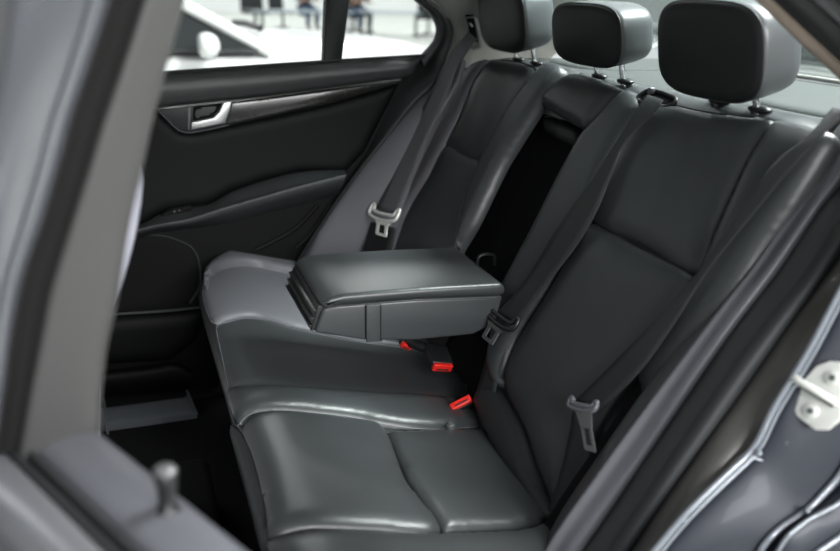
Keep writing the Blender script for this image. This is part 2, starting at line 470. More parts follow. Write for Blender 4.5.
far = thing('seatback', 'black leather rear backrest on the far side by the closed door, seams lit grey', 'backrest', 'rear backrest sections')
shell('backrest_shell', BP, 1.74, 2.10, M['leather'], far, h=-.004)
pillow('insert_panel', [(490,61),(480,73),(473,84),(459,120),(447,145),(464,153.5),(481,162),(494,138),(509,112),(526,88),(537,73),(528,65),(510,61)],
       BP, M['leather'], far, H=.006, r=.05, skirt=.02, seam=M['piping'])
pillow('insert_panel', [(446,147),(464,155.5),(480,164),(469,195),(461,225),(456,258),(440,278),(390,268),(396,245),(409,212),(428,180)],
       BP, M['leather_side'], far, H=.008, r=.06, skirt=.02, seam=M['piping'])
pillow('seat_bolster', [(482,164),(495,139),(510,113),(527,89),(541,73),(552,67),(568,72),(556,86),(541,107),(520,140),(502,170),(475,225),(459,252),(454,266),(447,262),(457,256),(462,225),(470,195)],
       BP, M['leather_side'], far, H=.022, r=.03, skirt=.014)
pillow('seat_bolster', [(490,61),(473,83),(458,119),(445,146),(427,180),(408,212),(389,268),(372,268),(395,222),(412,180),(436,120),(462,78),(476,63)],
       BP, M['vinyl'], far, H=.014, r=.03, skirt=.03)
guides(far, YC + DY)

# ---- outer side bolsters (fixed pads over the wheel arches)
sb = thing('side_bolster', 'tall grey vinyl side bolster between far backrest and the far door seal', 'seat bolster')
A = lambda p, y: onY(p, y)
loft('bolster_cover', [
    [A((448,62),2.20), A((428,84),2.20), A((388,128),2.20), A((352,180),2.20), A((319,228),2.20), A((300,262),2.20)],
    [A((454,56),2.17), A((432,84),2.17), A((392,128),2.17), A((356,180),2.17), A((324,228),2.17), A((308,262),2.17)],
    [A((460,55),2.12), A((446,84),2.11), A((412,128),2.11), A((381,180),2.11), A((356,228),2.11), A((340,270),2.11)],
    [A((463,58),2.095), A((456,84),2.08), A((430,128),2.08), A((405,180),2.07), A((386,228),2.07), A((366,275),2.07)],
    [A((466,62),2.10), A((461,84),2.09), A((437,128),2.09), A((413,180),2.08), A((397,228),2.08), A((376,275),2.08)],
    ], M['vinyl'], sb, n=50, cross=5)

nb = thing('side_bolster', 'dark padded side bolster with a bright ridge along the near door opening', 'seat bolster')
# edge lines read down the near door opening
def Ls(px, y): return [onY(p, y) for p in px]
pad_in  = [(880,66),(842,110),(818,136),(783,200),(735,262),(690,316),(650,366),(612,424),(580,470),(545,524),(505,600)]
pad_lo  = [(886,74),(850,112),(826,142),(790,200),(744,262),(700,316),(664,362),(628,412),(594,462),(556,520),(520,600)]
pad_gr  = [(892,80),(858,118),(832,152),(796,205),(752,268),(710,322),(668,378),(628,432),(592,482),(556,533),(516,600)]
pad_cr  = [(900,84),(866,124),(843,162),(811,206),(768,268),(727,322),(687,378),(643,444),(606,496),(567,550),(535,600)]
pad_out = [(908,90),(874,132),(854,172),(823,206),(780,270),(737,326),(697,384),(652,450),(616,504),(582,553),(550,604)]
loft('gap_shade', [Ls(pad_in,1.0), Ls(pad_in,.985), Ls([(a+5,b+4) for a,b in pad_lo],.965)], M['void'], nb, n=50, cross=2)  # dark strip laid over the gap in place of its shade
loft('inner_band', [Ls([(a+3,b+2) for a,b in pad_lo],1.02), Ls(pad_lo,.955), Ls([(a*.6+c*.4,b*.6+d*.4) for (a,b),(c,d) in zip(pad_lo,pad_gr)],.935), Ls(pad_gr,.915), Ls([(a+1,b+1) for a,b in pad_gr],.925)], M['leather_side'], nb, n=60, cross=3)
pad_md = [(a*.5+c*.5,b*.5+d*.5) for (a,b),(c,d) in zip(pad_gr,pad_cr)]
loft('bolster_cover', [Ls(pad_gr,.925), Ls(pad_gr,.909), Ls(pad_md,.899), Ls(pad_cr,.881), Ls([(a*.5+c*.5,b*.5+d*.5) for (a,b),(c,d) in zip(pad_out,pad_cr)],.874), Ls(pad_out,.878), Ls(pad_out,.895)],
     M['mid_plastic'], nb, n=60, cross=4)  # paler than the inner band: ridge highlight put into the colour

# ---- centre armrest, folded down
arm = thing('armrest', 'black leather centre armrest folded down over the middle of the rear bench', 'armrest')
ny_, fy_ = 1.412, 1.660
aw = V((0, fy_ - ny_, 0))
Y1 = lambda *ps: [onY(p, ny_) for p in ps]
b = prism('armrest_body', Y1((323,309),(330,306),(417,299.5),(503,296),(496,324),(473,335),(417,340.5),(364,340.5),(314.5,333)), aw, M['leather_side'], arm, bev=.006)
b.data.update()
ld = Y1((319.5,306),(324,308.5),(340,305.5),(417,299.5),(504,296.5),(507,289),(502,283.5),(420,288.5),(345,294.5),(330,298))
prism('armrest_lid', ld, aw + V((0,.006,0)), M['leather'], arm, bev=.009, seg=5)
bm = bmesh.new()
p0 = onY((318.5, 321), ny_); p1 = onY((313.5,334), ny_); p2 = onY((321,306), ny_)
fr = prism('front_face', [p2 + V((-.004,.008,-.002)), p1 + V((-.004,.008,.003)), p1 + V((.02,.008,.003)), p2 + V((.02,.008,-.002))], aw - V((0,.016,0)), M['black_plastic'], arm, bev=.002)
for k in range(3):
    a = p1.lerp(p2, .22 + .27 * k)
    box('slot_rib', a + V((-.006, (fy_ - ny_) / 2, 0)), (.008, fy_ - ny_ - .02, .004), M['dark_plastic'] if k == 1 else M['black_plastic'], fr, bev=.0012)
st = prism('pull_strap', Y1((365,305),(381.5,304),(382,340.5),(366,341.5)), V((0,-.0045,0)), M['leather_side'], arm, bev=.001)
for x in (366.3, 380.6):
    tube('seam', [onY(p, ny_ - .0045) for p in ((x,305.5),(x+.3,340))], .0014, M['piping'], st)
line = []
tube('edge_seam', [onY(p, ny_ - .002) for p in ((326,308.5),(340,306.2),(417,300),(500,297.5))], .0013, M['piping'], arm)
hp = onY((486,262), 1.62)
tube('hinge_loop', catmull([hp + V(o) for o in ((-.02,.0,-.01),(-.018,.0,.012),(.0,.0,.018),(.02,.0,.012),(.022,.0,-.01))], n=5), .004, M['black_plastic'], arm)

# ---- headrests
def headrest(label, yc, w, h, d, zc, xc, lean, taper=.93, post_z=1.158):
    root = thing('headrest', label, 'headrest', 'rear seat headrests')
    c = V((xc, yc, zc)); dx = V((math.cos(lean), 0, -math.sin(lean))); up = V((math.sin(lean), 0, math.cos(lean))) ; up = V((-abs(math.sin(lean)),0,math.cos(lean)))
    dx = V((math.cos(lean), 0, math.sin(lean))); wy = V((0, 1, 0))
    def ring(t, sc, e=3.6, n=64, hs=None):
        out = []
        for k in range(n):
            a = 2 * PI * k / n; ca, sa = math.cos(a), math.sin(a)
            x = math.copysign(abs(ca) ** (2 / e), ca) * w / 2 * sc; z = math.copysign(abs(sa) ** (2 / e), sa) * h / 2 * (hs if hs else sc)
            out.append(c + dx * (t * d) + wy * x + up * z)
        return out
    def skin(st, name, m, cap0, cap1):
        bm = bmesh.new(); rs = [[bm.verts.new(p) for p in ring(*s)] for s in st]
        for a, b in zip(rs, rs[1:]):
            for k in range(len(a)): bm.faces.new((a[k], a[(k+1) % len(a)], b[(k+1) % len(a)], b[k]))
        if cap0:
            q = bm.verts.new(c + dx * (st[0][0] * d - .002))
            for k in range(len(rs[0])): bm.faces.new((q, rs[0][k], rs[0][k-1]))
        if cap1:
            q = bm.verts.new(c + dx * (st[-1][0] * d + .002))
            for k in range(len(rs[-1])): bm.faces.new((q, rs[-1][k-1], rs[-1][k]))
        return from_bm(name, bm, m, root, angle=80)
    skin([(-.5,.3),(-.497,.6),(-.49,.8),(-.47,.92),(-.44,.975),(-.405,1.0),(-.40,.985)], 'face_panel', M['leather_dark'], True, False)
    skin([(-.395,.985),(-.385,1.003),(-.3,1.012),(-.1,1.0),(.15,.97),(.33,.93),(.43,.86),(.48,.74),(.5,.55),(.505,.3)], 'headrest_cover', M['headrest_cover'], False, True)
    tube('seam', ring(-.40, 1.0), .0016, M['piping'], root, 6, True)
    for s in (-1, 1):
        base = V((.953, yc + s * .05, post_z - .02)); top = c + wy * (s * .05) + up * (-h * .42) + dx * (.12 * d)
        tube('headrest_post', [base, top], .0058, M['chrome'], root, 12)
    return root
hr1 = headrest('large black leather headrest on the backrest nearest the open door', YC - DY, .258, .150, .100, 1.250, .915, .16)
hr2 = headrest('low wide black leather headrest above the middle seat with its armrest recess', YC, .268, .118, .096, 1.249, .919, .14)
hr3 = headrest('smallest looking black leather headrest, on the far backrest beside the belt slot', YC + DY, .258, .150, .100, 1.262, .915, .16)

# ---- seat belts
def tongue(root, L, R, T, plastic, metal, h_bar=.016):
    """belt tongue: a plastic bar from L to R holding a metal plate that ends at T"""
    L, R, T = V(L), V(R), V(T); c = (L + R) / 2; u = (R - L).normalized(); d = (T - c); d -= u * d.dot(u) * .0
    ln = d.length; d.normalize(); nn = u.cross(d).normalized(); w = (R - L).length
    if nn.dot(CAM - c) < 0: nn = -nn
    vv = nn.cross(u).normalized()
    if vv.dot(d) < 0: vv = -vv
    bm = bmesh.new()
    tube_bm(bm, catmull([c + u*(w*a) + vv*(w*b) + nn*.003 for a, b in ((-.5,-.12),(-.5,.06),(-.3,.12),(0,.14),(.3,.12),(.5,.06),(.5,-.12),(.42,-.10),(.36,.0),(0,.02),(-.36,.0),(-.42,-.10))], True, n=4), .0042, 8, True)
    t = from_bm('tongue', bm, plastic, root, angle=50)
    hw = w * .20; hole = hw * .55
    def P(x, y, z=0.): return c + u * x + d * y + nn * (.003 + z)
    o = [(-hw*1.5, w*.18), (-hw, ln*.52), (-hw, ln*.96), (-hw*.8, ln), (hw*.8, ln), (hw, ln*.96), (hw, ln*.52), (hw*1.5, w*.18)]
    i = [(-hole, ln*.52), (-hole, ln*.60), (-hole, ln*.86), (-hole*.9, ln*.88), (hole*.9, ln*.88), (hole, ln*.86), (hole, ln*.60), (hole, ln*.52)]
    bm = bmesh.new(); lay = []
    for z in (.0015, -.0015):
        lay.append(([bm.verts.new(P(*q, z)) for q in o], [bm.verts.new(P(*q, z)) for q in i]))
    n = len(o)
    for a, b in lay:
        for k in range(n): bm.faces.new((a[k], a[(k+1) % n], b[(k+1) % n], b[k]))
    for k in range(n):
        for j in (0, 1):
            a, b = lay[0][j], lay[1][j]; bm.faces.new((a[k], a[(k+1) % n], b[(k+1) % n], b[k]))
    from_bm('latch_plate', bm, metal, t, angle=30)
    return t

belt = thing('seat_belt', 'charcoal seat belt running down from the shoulder bezel past the armrest', 'seat belt', 'rear seat belts')
strip('webbing', [(648,95),(640,105),(610,152),(584,190),(559,226),(528,276),(508,302),(496,312)],
      [(663,100),(656,111),(627,140),(611,176),(597,211),(577,245),(545,287),(516,326)], BP, M['web'], belt, h=.030)
strip('webbing', [(494,322),(489,345),(482,372),(474,402)], [(508,334),(504,356),(498,380),(492,408)], BP, M['web'], belt, h=.012, n=16)
H3 = lambda p, h: BP.pos(BP.hit(p, h), h)
tongue(belt, H3((489.5,307),.040), H3((516,327),.040), H3((488,342),.045), M['black_plastic'], M['steel'])

belt = thing('seat_belt', 'twisted charcoal seat belt hanging beside the near side bolster', 'seat belt', 'rear seat belts')
strip('webbing', [(832,108),(809,135),(774,163),(743,209),(716,246),(695,276),(655,320),(612,364),(574,402)],
      [(850,112),(824,134),(793,167),(765,200),(728,245),(703,278),(673,326),(638,374),(598,412)], BP, M['web'], belt, h=.034)
strip('webbing', [(573,410),(568,440),(560,475),(548,510)], [(594,440),(588,460),(580,490),(572,520)], BP, M['web'], belt, h=.028, n=16)
tongue(belt, H3((571,403),.046), H3((597,408),.046), H3((592,452),.052), M['mid_plastic'], M['steel'])

belt = thing('seat_belt', 'grey seat belt dropping from the pillar slot to a pale tongue by the far door', 'seat belt', 'rear seat belts')
FB = Plane(onY((463,60),2.075), onY((384,215),2.055) - onY((463,60),2.075), V((.2,-1,.1)))
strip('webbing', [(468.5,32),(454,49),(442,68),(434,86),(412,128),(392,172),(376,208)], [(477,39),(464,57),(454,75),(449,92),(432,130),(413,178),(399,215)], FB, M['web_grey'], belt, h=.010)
strip('webbing', [(371,222),(366,240),(360,262)], [(396,228),(393,245),(388,268)], FB, M['piping'], belt, h=.004, n=16)
HF = lambda p, h: FB.pos(FB.hit(p, h), h)
tongue(belt, HF((371.5,210),.020), HF((398,217),.020), HF((382,236.5),.022), M['striker'], M['striker'])

# ---- buckles
def buckle(label, P1, P2, th, axis, ln, stalk=None):
    """P1-P2: width of the red end face; axis points from the face back into the seat"""
    root = thing('belt_buckle', label, 'buckle', 'belt buckles in the seat crease')
    P1, P2 = V(P1), V(P2); u = (P2 - P1); w = u.length; u.normalize(); a = V(axis); a -= u * a.dot(u); a.normalize(); n = u.cross(a)
    c = (P1 + P2) / 2
    box('buckle_body', c + a * (ln / 2 + .004), (w * 1.08, th * 1.15, ln), M['black_plastic'], root, (u, n, a), .004)
    rb = box('release_button', c + a * .001, (w * .98, th * .95, .010), M['red'], root, (u, n, a), .0025)
    box('button_slot', c - a * .0045 + n * (th * .12) * (1 if n.z < 0 else -1), (w * .6, th * .16, .002), M['piping'], rb, (u, n, a), .0005)
    if stalk:
        pts = catmull([c + a * ln * .9] + [V(s) for s in stalk], n=8)
        tube('buckle_stalk', pts, .012, M['black_plastic'], root, 10)
    return root
buckle('red topped buckle nearest the camera, by the snap stud', onY((450.5,408),1.375), onY((471,397.5),1.375), .016, (.35,.55,-.75), .05)
buckle('red ended buckle leaning out below the back corner of the armrest', onY((432.5,367),1.50), onY((452,368),1.50), .019, (-.35,.75,.35), .055, [onY((418,345),1.58), onY((405,340),1.62)])
buckle('mostly hidden red buckle peeping from under the armrest edge', onY((401,344),1.60), onY((411,348),1.60), .014, (.3,.8,.2), .05)
# ================================================================== FAR DOOR (closed)
YD = 2.20
DP = YP(YD)
door = thing('car_door', 'closed far rear door seen from inside, dark trim with chrome handle and gloss strip', 'car door')
def slab_on(name, px, surf, h0, h1, m, parent, smooth=False, step=.02, bev=0.):
    q = [surf.hit(p, h1) for p in px]
    q = catmull(q, True, step=step) if smooth else q
    poly = [surf.pos(p, h1) for p in q]
    return prism(name, poly, -surf.n * (h1 - h0), m, parent, bev)
slab_on('lower_panel', [(60,240),(144,226),(190,212),(230,200),(300,180),(352,168),(330,207),(302,256),(270,310),(225,380),(200,400),(60,405)], DP, -.02, -.001, M['door_low'], door)
slab_on('door_panel', [(60,80),(162,73),(330,61.5),(424,56),(441,57),(436,74),(414,96),(378,160),(342,214),(310,260),(275,315),(225,380),(200,400),(100,405),(60,405)], DP, -.05, -.004, M['door_trim'], door)
pillow('upper_panel', [(70,80.5),(110,77.3),(162,73),(330,61.5),(423,56),(417,66),(411,77),(400,79),(330,88),(259,97.5),(159,107.5),(70,116)], DP, M['door_upper'], door, H=.022, r=.05, smooth=False, skirt=.01)
line_on('window_seal', [(60,81),(162,72.8),(330,61),(424,55.4)], DP, .0045, M['rubber'], door, h=.006)
pillow('middle_panel', [(70,120),(157,111),(179,131),(192,133),(232,125),(331,103.5),(398,84),(392,98),(364,152),(345,172),(301,172),(263,181),(230,192),(209,204),(166,211),(144,223),(70,240)], DP, M['door_trim'], door, H=.010, r=.03, smooth=False, skirt=.01)
# decor strip, chrome line and handle
wd = slab_on('wood_strip', [(232,102.5),(259,100),(330,90.5),(400,81),(396,84.5),(370,92),(331,102),(290,111.5),(225,124.5)], DP, 0, .012, M['wood'], door, bev=.003)
line_on('chrome_line', [(157,108.8),(209,103.2),(259,98.2),(330,89),(401,79.6)], DP, .0028, M['chrome'], door, h=.016)
hb = slab_on('handle_bezel', [(158,110),(236,101.8),(227,125),(192,132),(179,130)], DP, 0, .006, M['black_plastic'], door, bev=.002)
line_on('bezel_edge', [(158,110.5),(168,120),(179,130.5),(192,132.5),(229,125)], DP, .0016, M['mid_plastic'], hb, h=.009, n=2)
pillow('finger_recess', [(193,107),(222,103.5),(217,112),(211,117),(193,121)], DP, M['void'], hb, H=-.004, r=.01, smooth=False, skirt=0, h0=.0085)
slab_on('recess_edge', [(188.5,107.5),(190.5,107.3),(189.8,130),(188.2,129.5)], DP, .006, .009, M['mid_plastic'], hb)
slab_on('door_handle', [(223.5,102),(232.7,101),(230,111),(225.5,123.4),(207,127),(191,130),(191.2,122),(204,119.7),(213.5,117.6),(219,111.7)], DP, .010, .024, M['satin'], door, bev=.003)
# armrest of the door
def LD(px, y): return [onY(p, y) for p in px]
top_ = [(120,232),(144,223),(166,212),(190,208.5),(209,205),(230,193),(263,181.5),(301,172.5),(345,170)]
rid_ = [(116,236),(156,225.5),(190,219),(225,208),(263,197),(300,186.5),(330,179),(346,175)]
bel_ = [(116,240),(156,229),(190,224),(225,214),(263,203.5),(300,193.5),(330,186),(344,182)]
bot_ = [(116,246),(156,233),(190,228),(225,223),(263,213),(297,205),(330,196),(338,194)]
loft('door_armrest', [LD(top_, YD), LD(top_, YD - .03), LD([(a, b - 2) for a, b in rid_], YD - .075), LD(rid_, YD - .085), LD(bel_, YD - .08), LD(bot_, YD - .02), LD(bot_, YD + .02)], M['dark_plastic'], door, n=50, cross=4)
sw = slab_on('window_switch', [(160,216),(172,209),(190,205.5),(193,209.5),(178,214)], DP, .03, .050, M['void'], door, bev=.003)
for x, y in ((174.5, 211.5), (179.5, 210.5)):
    box('switch_mark', onY((x, y), YD - .054), (.003, .002, .004), M['steel'], sw)
# speaker and pocket
arc = [(118,243),(138,236),(152,235),(166,236.5),(180,241),(192,248),(199,262),(200,285),(190,303)]
pillow('speaker_cover', [(70,250),(138,238),(152,237),(166,238.5),(180,243),(191,250),(197,263),(198,285),(188,303),(150,309),(70,312)], DP, M['void'], door, H=.006, r=.03, skirt=0)
line_on('speaker_ring', arc, DP, .0024, M['dark_plastic'], door, h=.006)
line_on('pocket_edge', [(80,316),(125,313.5),(165,311),(205,307)], DP, .0026, M['rubber_grey'], door, h=.02)
pillow('map_pocket', [(70,318),(125,315),(165,312.5),(206,308.5),(196,340),(170,360),(70,366)], DP, M['door_low'], door, H=.02, r=.04, smooth=False, skirt=.01)
loft('pocket_lip', [LD([(70,372),(105,370),(150,365),(174,362),(190,368)], 2.2), LD([(70,376),(105,374),(150,369),(176,365),(191,372)], 2.155), LD([(70,388),(105,386),(150,382),(178,379),(192,383)], 2.15), LD([(70,399),(105,397),(150,394),(178,392),(190,391)], 2.18)], M['door_low'], door, n=30, cross=4)
for pts in ([(318,205),(296,228),(268,244),(255,250)], [(330,205),(312,232),(296,248)]):
    line_on('trim_fold', pts, DP, .006, M['door_low'], door, h=.002)
# window frame, glass, bar
gin = [(395,-40),(413.5,-1),(422,7),(429,14),(434,22),(436,30),(434,39),(428,47.5),(420,56)]
gou = [(402,-40),(420,-1),(429,7),(436,14),(440.5,22),(442,31),(440,41),(434,52),(424,66)]
gse = [(411,-40),(430,-1),(440,8),(448,19),(451.8,31),(450,44),(445,56),(432,84)]
loft('window_frame', [LD(gin, 2.235), LD(gin, 2.20), LD(gou, 2.185), LD(gou, 2.20)], M['rubber_grey'], door, n=50, cross=2)
slab_on('division_bar', [(327.5,-30),(353.5,-30),(342,61.2),(324,62.4)], DP, -.03, .008, M['black_plastic'], door, bev=.003)
line_on('bar_seal', [(331,-30),(327,0),(322.7,62)], DP, .003, M['mid_plastic'], door, h=.002)
slab_on('window_glass', [(60,-60),(330,-60),(325,63),(60,82)], DP, -.016, -.012, M['glass'], door)
gl = slab_on('quarter_glass', [(350,-60),(400,-60),(416,0),(433,18),(437,30),(434,41),(421,58),(340,63)], DP, -.016, -.012, M['glass'], door)
for k, (x, y, w) in enumerate(((349,46.5,8),(350,49,8),(350.5,51.3,7.5))):
    for j in range(4):
        xx = x + j * w / 4
        slab_on('etched_mark', [(xx,y),(xx+w/4-.7,y-.1),(xx+w/4-.7,y+1.2),(xx,y+1.3)], DP, -.012, -.0113, M['etch'], gl)

# ================================================================== CAR BODY
body = thing('bodywork', 'dark blue grey metallic bodywork with rubber seals around the open rear door', 'car body')
# far side: seal round the far door, pillar trim with belt slot, sill
s_in = [(416,76),(398,88),(364,156),(330,208),(300,256),(285,282)]
loft('door_seal', [LD(gou[:8] + [(424,70),(398,92),(364,156),(330,208),(298,258)], 2.205), LD(gse[:7] + [(436,80),(412,104),(382,142),(347,186),(312,238),(296,264)], 2.15), LD([(a + 2, b) for a, b in gse[:7]] + [(438,82),(414,106),(384,144),(349,188),(314,240),(298,266)], 2.19)], M['rubber'], body, n=70, cross=5)
PTR = Plane(onY((440,20),2.16), (1,0,0), onY((470,-20),2.02) - onY((440,30),2.16))
slab_on('wheel_house', [(300,500),(300,280),(380,120),(436,66),(560,66),(640,300),(640,500)], YP(2.30), -.02, 0, M['carpet'], body)
pil = pillow('pillar_trim', [(385,-60),(411,-40),(429,-2),(439,7),(447,18),(451,31),(449,44),(444,58),(440,72),(462,76),(500,74),(540,66),(575,30),(600,-40),(560,-90),(420,-90)], PTR, M['trim_light'], body, H=.008, r=.02, skirt=.01)
loft('slot_rim', [[PTR.pos(PTR.hit(p), .012) for p in ((463.5,12),(474.5,12),(480.5,44),(471,46),(463.5,12))], [PTR.pos(PTR.hit(p), .016) for p in ((465,14),(473.5,14),(478.8,42),(472,44),(465,14))]], M['mid_plastic'], pil, n=30, cross=1)
pillow('belt_slot', [(465.3,14.5),(473.2,14.5),(478.3,42),(472,43)], PTR, M['void'], pil, H=.0, r=.01, skirt=0, smooth=False, h0=.0135)
tube('coat_hook', [PTR.pos(PTR.hit(p), .02) for p in ((468,17),(470.5,20))], .003, M['metal'], pil)
# parcel shelf with rear window above
sh = tag(box('parcel_shelf', (1.235, 1.538, 1.130), (.50, 1.26, .03), M['shelf'], None, bev=.008), 'grey green cloth parcel shelf behind the headrests', 'parcel shelf')
for y in (1.15, 1.95):
    pillow('speaker_cover', [(1.10 , y - .12), (1.36, y - .12), (1.40, y), (1.36, y + .12), (1.10, y + .12), (1.06, y)], Plane((0,0,1.145), (1,0,0), (0,1,0)), M['shelf'], sh, H=.008, r=.03, uv=True)
tube('shelf_edge', [V((1.472, .95, 1.152)), V((1.478, 1.54, 1.154)), V((1.472, 2.12, 1.152))], .005, M['trim_light'], sh)
prism('shelf_front_seal', [V((1.0,.92,1.12)), V((1.0,2.15,1.12)), V((1.0,2.15,1.147)), V((1.0,.92,1.147))], V((.012,0,0)), M['rubber'], sh, bev=.003)
box('seat_bulkhead', (1.07, 1.538, .68), (.02, 1.24, .86), M['carpet'], body)
rw = prism('window_1', [V((1.50,.93,1.155)), V((1.50,2.14,1.155)), V((.80,2.02,1.412)), V((.80,1.04,1.412))], V((.003,0,.005)), M['rear_glass'], None); rw['kind'] = 'structure'
# roof lining
bm = bmesh.new(); rows = []
for i in range(13):
    x = -.95 + 1.77 * i / 12; r_ = []
    for j in range(13):
        v = -1 + 2 * j / 12; w = .66 - (.06 if x > .3 else 0) * (x - .3) / .5
        z = 1.475 - .030 * max(0, x - .2) ** 1.5 / .25 - .075 * abs(v) ** 3 - .04 * max(0, -.3 - x)
        r_.append(bm.verts.new((x, YC + v * w, z)))
    rows.append(r_)
for a, b in zip(rows, rows[1:]):
    for k in range(12): bm.faces.new((a[k], a[k+1], b[k+1], b[k]))
roof = from_bm('ceiling', bm, M['headliner'], None); roof['kind'] = 'structure'; md = roof.modifiers.new('s', 'SOLIDIFY'); md.thickness = .02; md.offset = 1
rail = [V((-.95 + 1.77 * i / 12, YC - (.66 - (.06 if -.95 + 1.77 * i / 12 > .3 else 0) * (-.95 + 1.77 * i / 12 - .3) / .5) - .004, 0)) for i in range(13)]
for p in rail: p.z = 1.40 - .030 * max(0, p.x - .2) ** 1.5 / .25 - .04 * max(0, -.3 - p.x)
tube('roof_seal', rail, .016, M['rubber'], roof, 8)
# floor pan, tunnel, front bulkhead, sill plates
cf = box('car_floor', (.05, 1.53, .225), (2.05, 1.36, .03), M['carpet'], None, bev=.01); cf['kind'] = 'structure'
prism('tunnel', [V((-.9, YC - .16, .23)), V((-.9, YC - .10, .37)), V((-.9, YC + .10, .37)), V((-.9, YC + .16, .23))], V((1.02, 0, 0)), M['carpet'], cf, bev=.02)
prism('dashboard', [V((-1.05,.80,.25)), V((-.95,.80,.60)), V((-.92,.80,.95)), V((-1.0,.80,1.02)), V((-1.35,.80,1.04)), V((-1.35,.80,.25))], V((0, 1.46, 0)), M['dark_plastic'], cf, bev=.03)
sl = pillow('sill_plate', [(60,411),(107,408),(150,402.5),(185,397.5),(189,391),(197,413),(150,420),(110,425.5),(60,431)], Plane((0,0,.255), (1,0,0), (0,1,0)), M['sill'], body, H=.006, r=.02, smooth=False, skirt=.02)
for pts in ([(101,389),(104.5,405),(108,434)], [(186.5,390),(191,400),(197,414)]):
    line_on('sill_edge', pts, Plane((0,0,.262), (1,0,0), (0,1,0)), .003, M['mid_plastic'], sl)
prism('rocker_panel', [V((-.95,2.16,.14)), V((-.95,2.42,.14)), V((-.95,2.42,.24)), V((-.95,2.16,.25))], V((1.45,0,0)), M['carpet'], body, bev=.008)
# near side of the opening
m_out = [(914,98),(882,142),(862,186),(840,218),(807,269),(766,322),(728,373),(678,446),(641,501),(607,551),(575,600)]
d_out = [(922,112),(893,166),(868,213),(840,258),(807,303),(790,326),(747,387),(702,449),(654,517),(632,551),(600,600)]
b_ctr = [(930,124),(902,180),(874,228),(848,276),(828,314),(810,348),(792,378),(773,409),(758,440),(746,456),(711,489),(683,517),(655,550),(612,602)]
loft('door_seal', [Ls(pad_out,.893), Ls([(a+1,b+1) for a,b in pad_out],.870), Ls(m_out,.832), Ls(m_out,.826)], M['rubber_grey'], body, n=60, cross=4)
loft('door_seal', [Ls(m_out,.840), Ls(m_out,.815), Ls([( (a+c)/2, (b+d)/2 ) for (a,b),(c,d) in zip(m_out,d_out)],.797), Ls(d_out,.795), Ls(d_out,.82)], M['rubber'], body, n=60, cross=4)
loft('flange', [Ls([(a-3,b-2) for a,b in d_out],.84), Ls(d_out,.79), Ls([((a*.5+c*.5),(b*.5+d*.5)) for (a,b),(c,d) in zip([(922,112),(893,166),(868,213),(840,258),(822,283),(807,303),(795,320),(775,347),(747,387),(725,418),(702,449),(668,497),(632,551),(600,600)], b_ctr)],.765), Ls(b_ctr,.750)], M['paint_in'], body, n=60, cross=4)
tube('sealer_bead', catmull([onY(p,.738) for p in b_ctr], step=.006), .0040, M['bead'], body, 10)
tube('sealer_bead', catmull([onY((a+5,b+3),.735) for a,b in b_ctr], step=.006), .0028, M['bead'], body, 10)
b2 = [(960,270),(915,345),(880,405),(856,446),(840,474),(823,494),(807,510),(783,526),(767,541),(758,556),(748,600)]
b3 = [(975,320),(930,395),(895,440),(868,472),(840,502),(825,511),(811,518),(790,534),(778,551),(770,570),(760,610)]
o4 = [(1000,380),(960,440),(925,480),(890,505),(862,523),(840,537),(828,545),(818,552),(808,562),(800,580),(790,620)]
bb = [(930,124),(902,180),(874,228),(848,276),(815,340),(780,398),(746,456),(711,489),(683,517),(655,550),(612,602)]
jam = loft('quarter_panel', [Ls(bb,.752), Ls([(a+8,b+5) for a,b in bb],.735), Ls([(a*.5+c*.5,b*.5+d*.5) for (a,b),(c,d) in zip(bb,b2)],.712), Ls(b2,.690), Ls([(a+4,b+3) for a,b in b2],.688), Ls(b3,.672), Ls(o4,.655), Ls([(a+70,b+60) for a,b in o4],.650)], M['paint'], body, n=70, cross=5)
loft('corner_panel', [[onY((930,124),.752), onY((960,270),.690), onY((975,320),.672), onY((1000,380),.655), onY((1070,440),.650)], [V((.975,.70,1.15)), V((1.03,.650,1.12)), V((1.07,.648,1.02)), V((1.10,.648,.92)), V((1.11,.648,.86))], [V((1.0,.70,1.155)), V((1.10,.648,1.13)), V((1.14,.648,1.03)), V((1.15,.648,.92)), V((1.15,.648,.84))]], M['paint'], body, n=24, cross=3)
jo = Ls([(a+70,b+60) for a,b in o4],.650)
loft('outer_panel', [[V((.99,.66,1.13)), V((1.0,.652,1.08))] + jo] + [[V((x, .648, z)) for x, z in L] for L in (((1.12,1.14),(1.05,.90),(.98,.66),(.95,.45),(.94,.22)), ((1.40,1.12),(1.42,.90),(1.44,.66),(1.45,.45),(1.45,.22)), ((1.95,1.06),(2.02,.90),(2.05,.66),(2.05,.45),(2.04,.28)))], M['paint'], body, n=24, cross=5)
loft('shoulder', [[V((.98,.648,1.13)), V((1.4,.648,1.12)), V((1.95,.648,1.06))], [V((.97,.76,1.165)), V((1.4,.74,1.15)), V((1.95,.72,1.09))], [V((.96,.915,1.17)), V((1.45,.915,1.15)), V((1.95,.90,1.10))]], M['paint'], body, n=20, cross=4)
tube('sealer_bead', catmull([onY(p,.687) for p in b2], step=.006), .0042, M['bead'], body, 10)
tube('sealer_bead', catmull([onY(p,.668) for p in b3], step=.006), .0026, M['bead'], body, 10)
tube('sealer_bead', catmull([onY(p,.652) for p in o4], step=.006), .0036, M['bead'], body, 10)
for p, y in (((807.5,510.5),.680), ((757,452),.738), ((683.5,519),.738), ((759,453),.728)):
    bm = bmesh.new(); bmesh.ops.create_uvsphere(bm, u_segments=12, v_segments=8, radius=.0042, matrix=Matrix.Translation(onY(p, y)))
    from_bm('bead_glint', bm, M['bead'], body)  # pale blobs added in place of spot highlights along the beads
tube('pin', [onY((751,456.5),.735), onY((762,460.5),.728)], .0018, M['bead'], body)
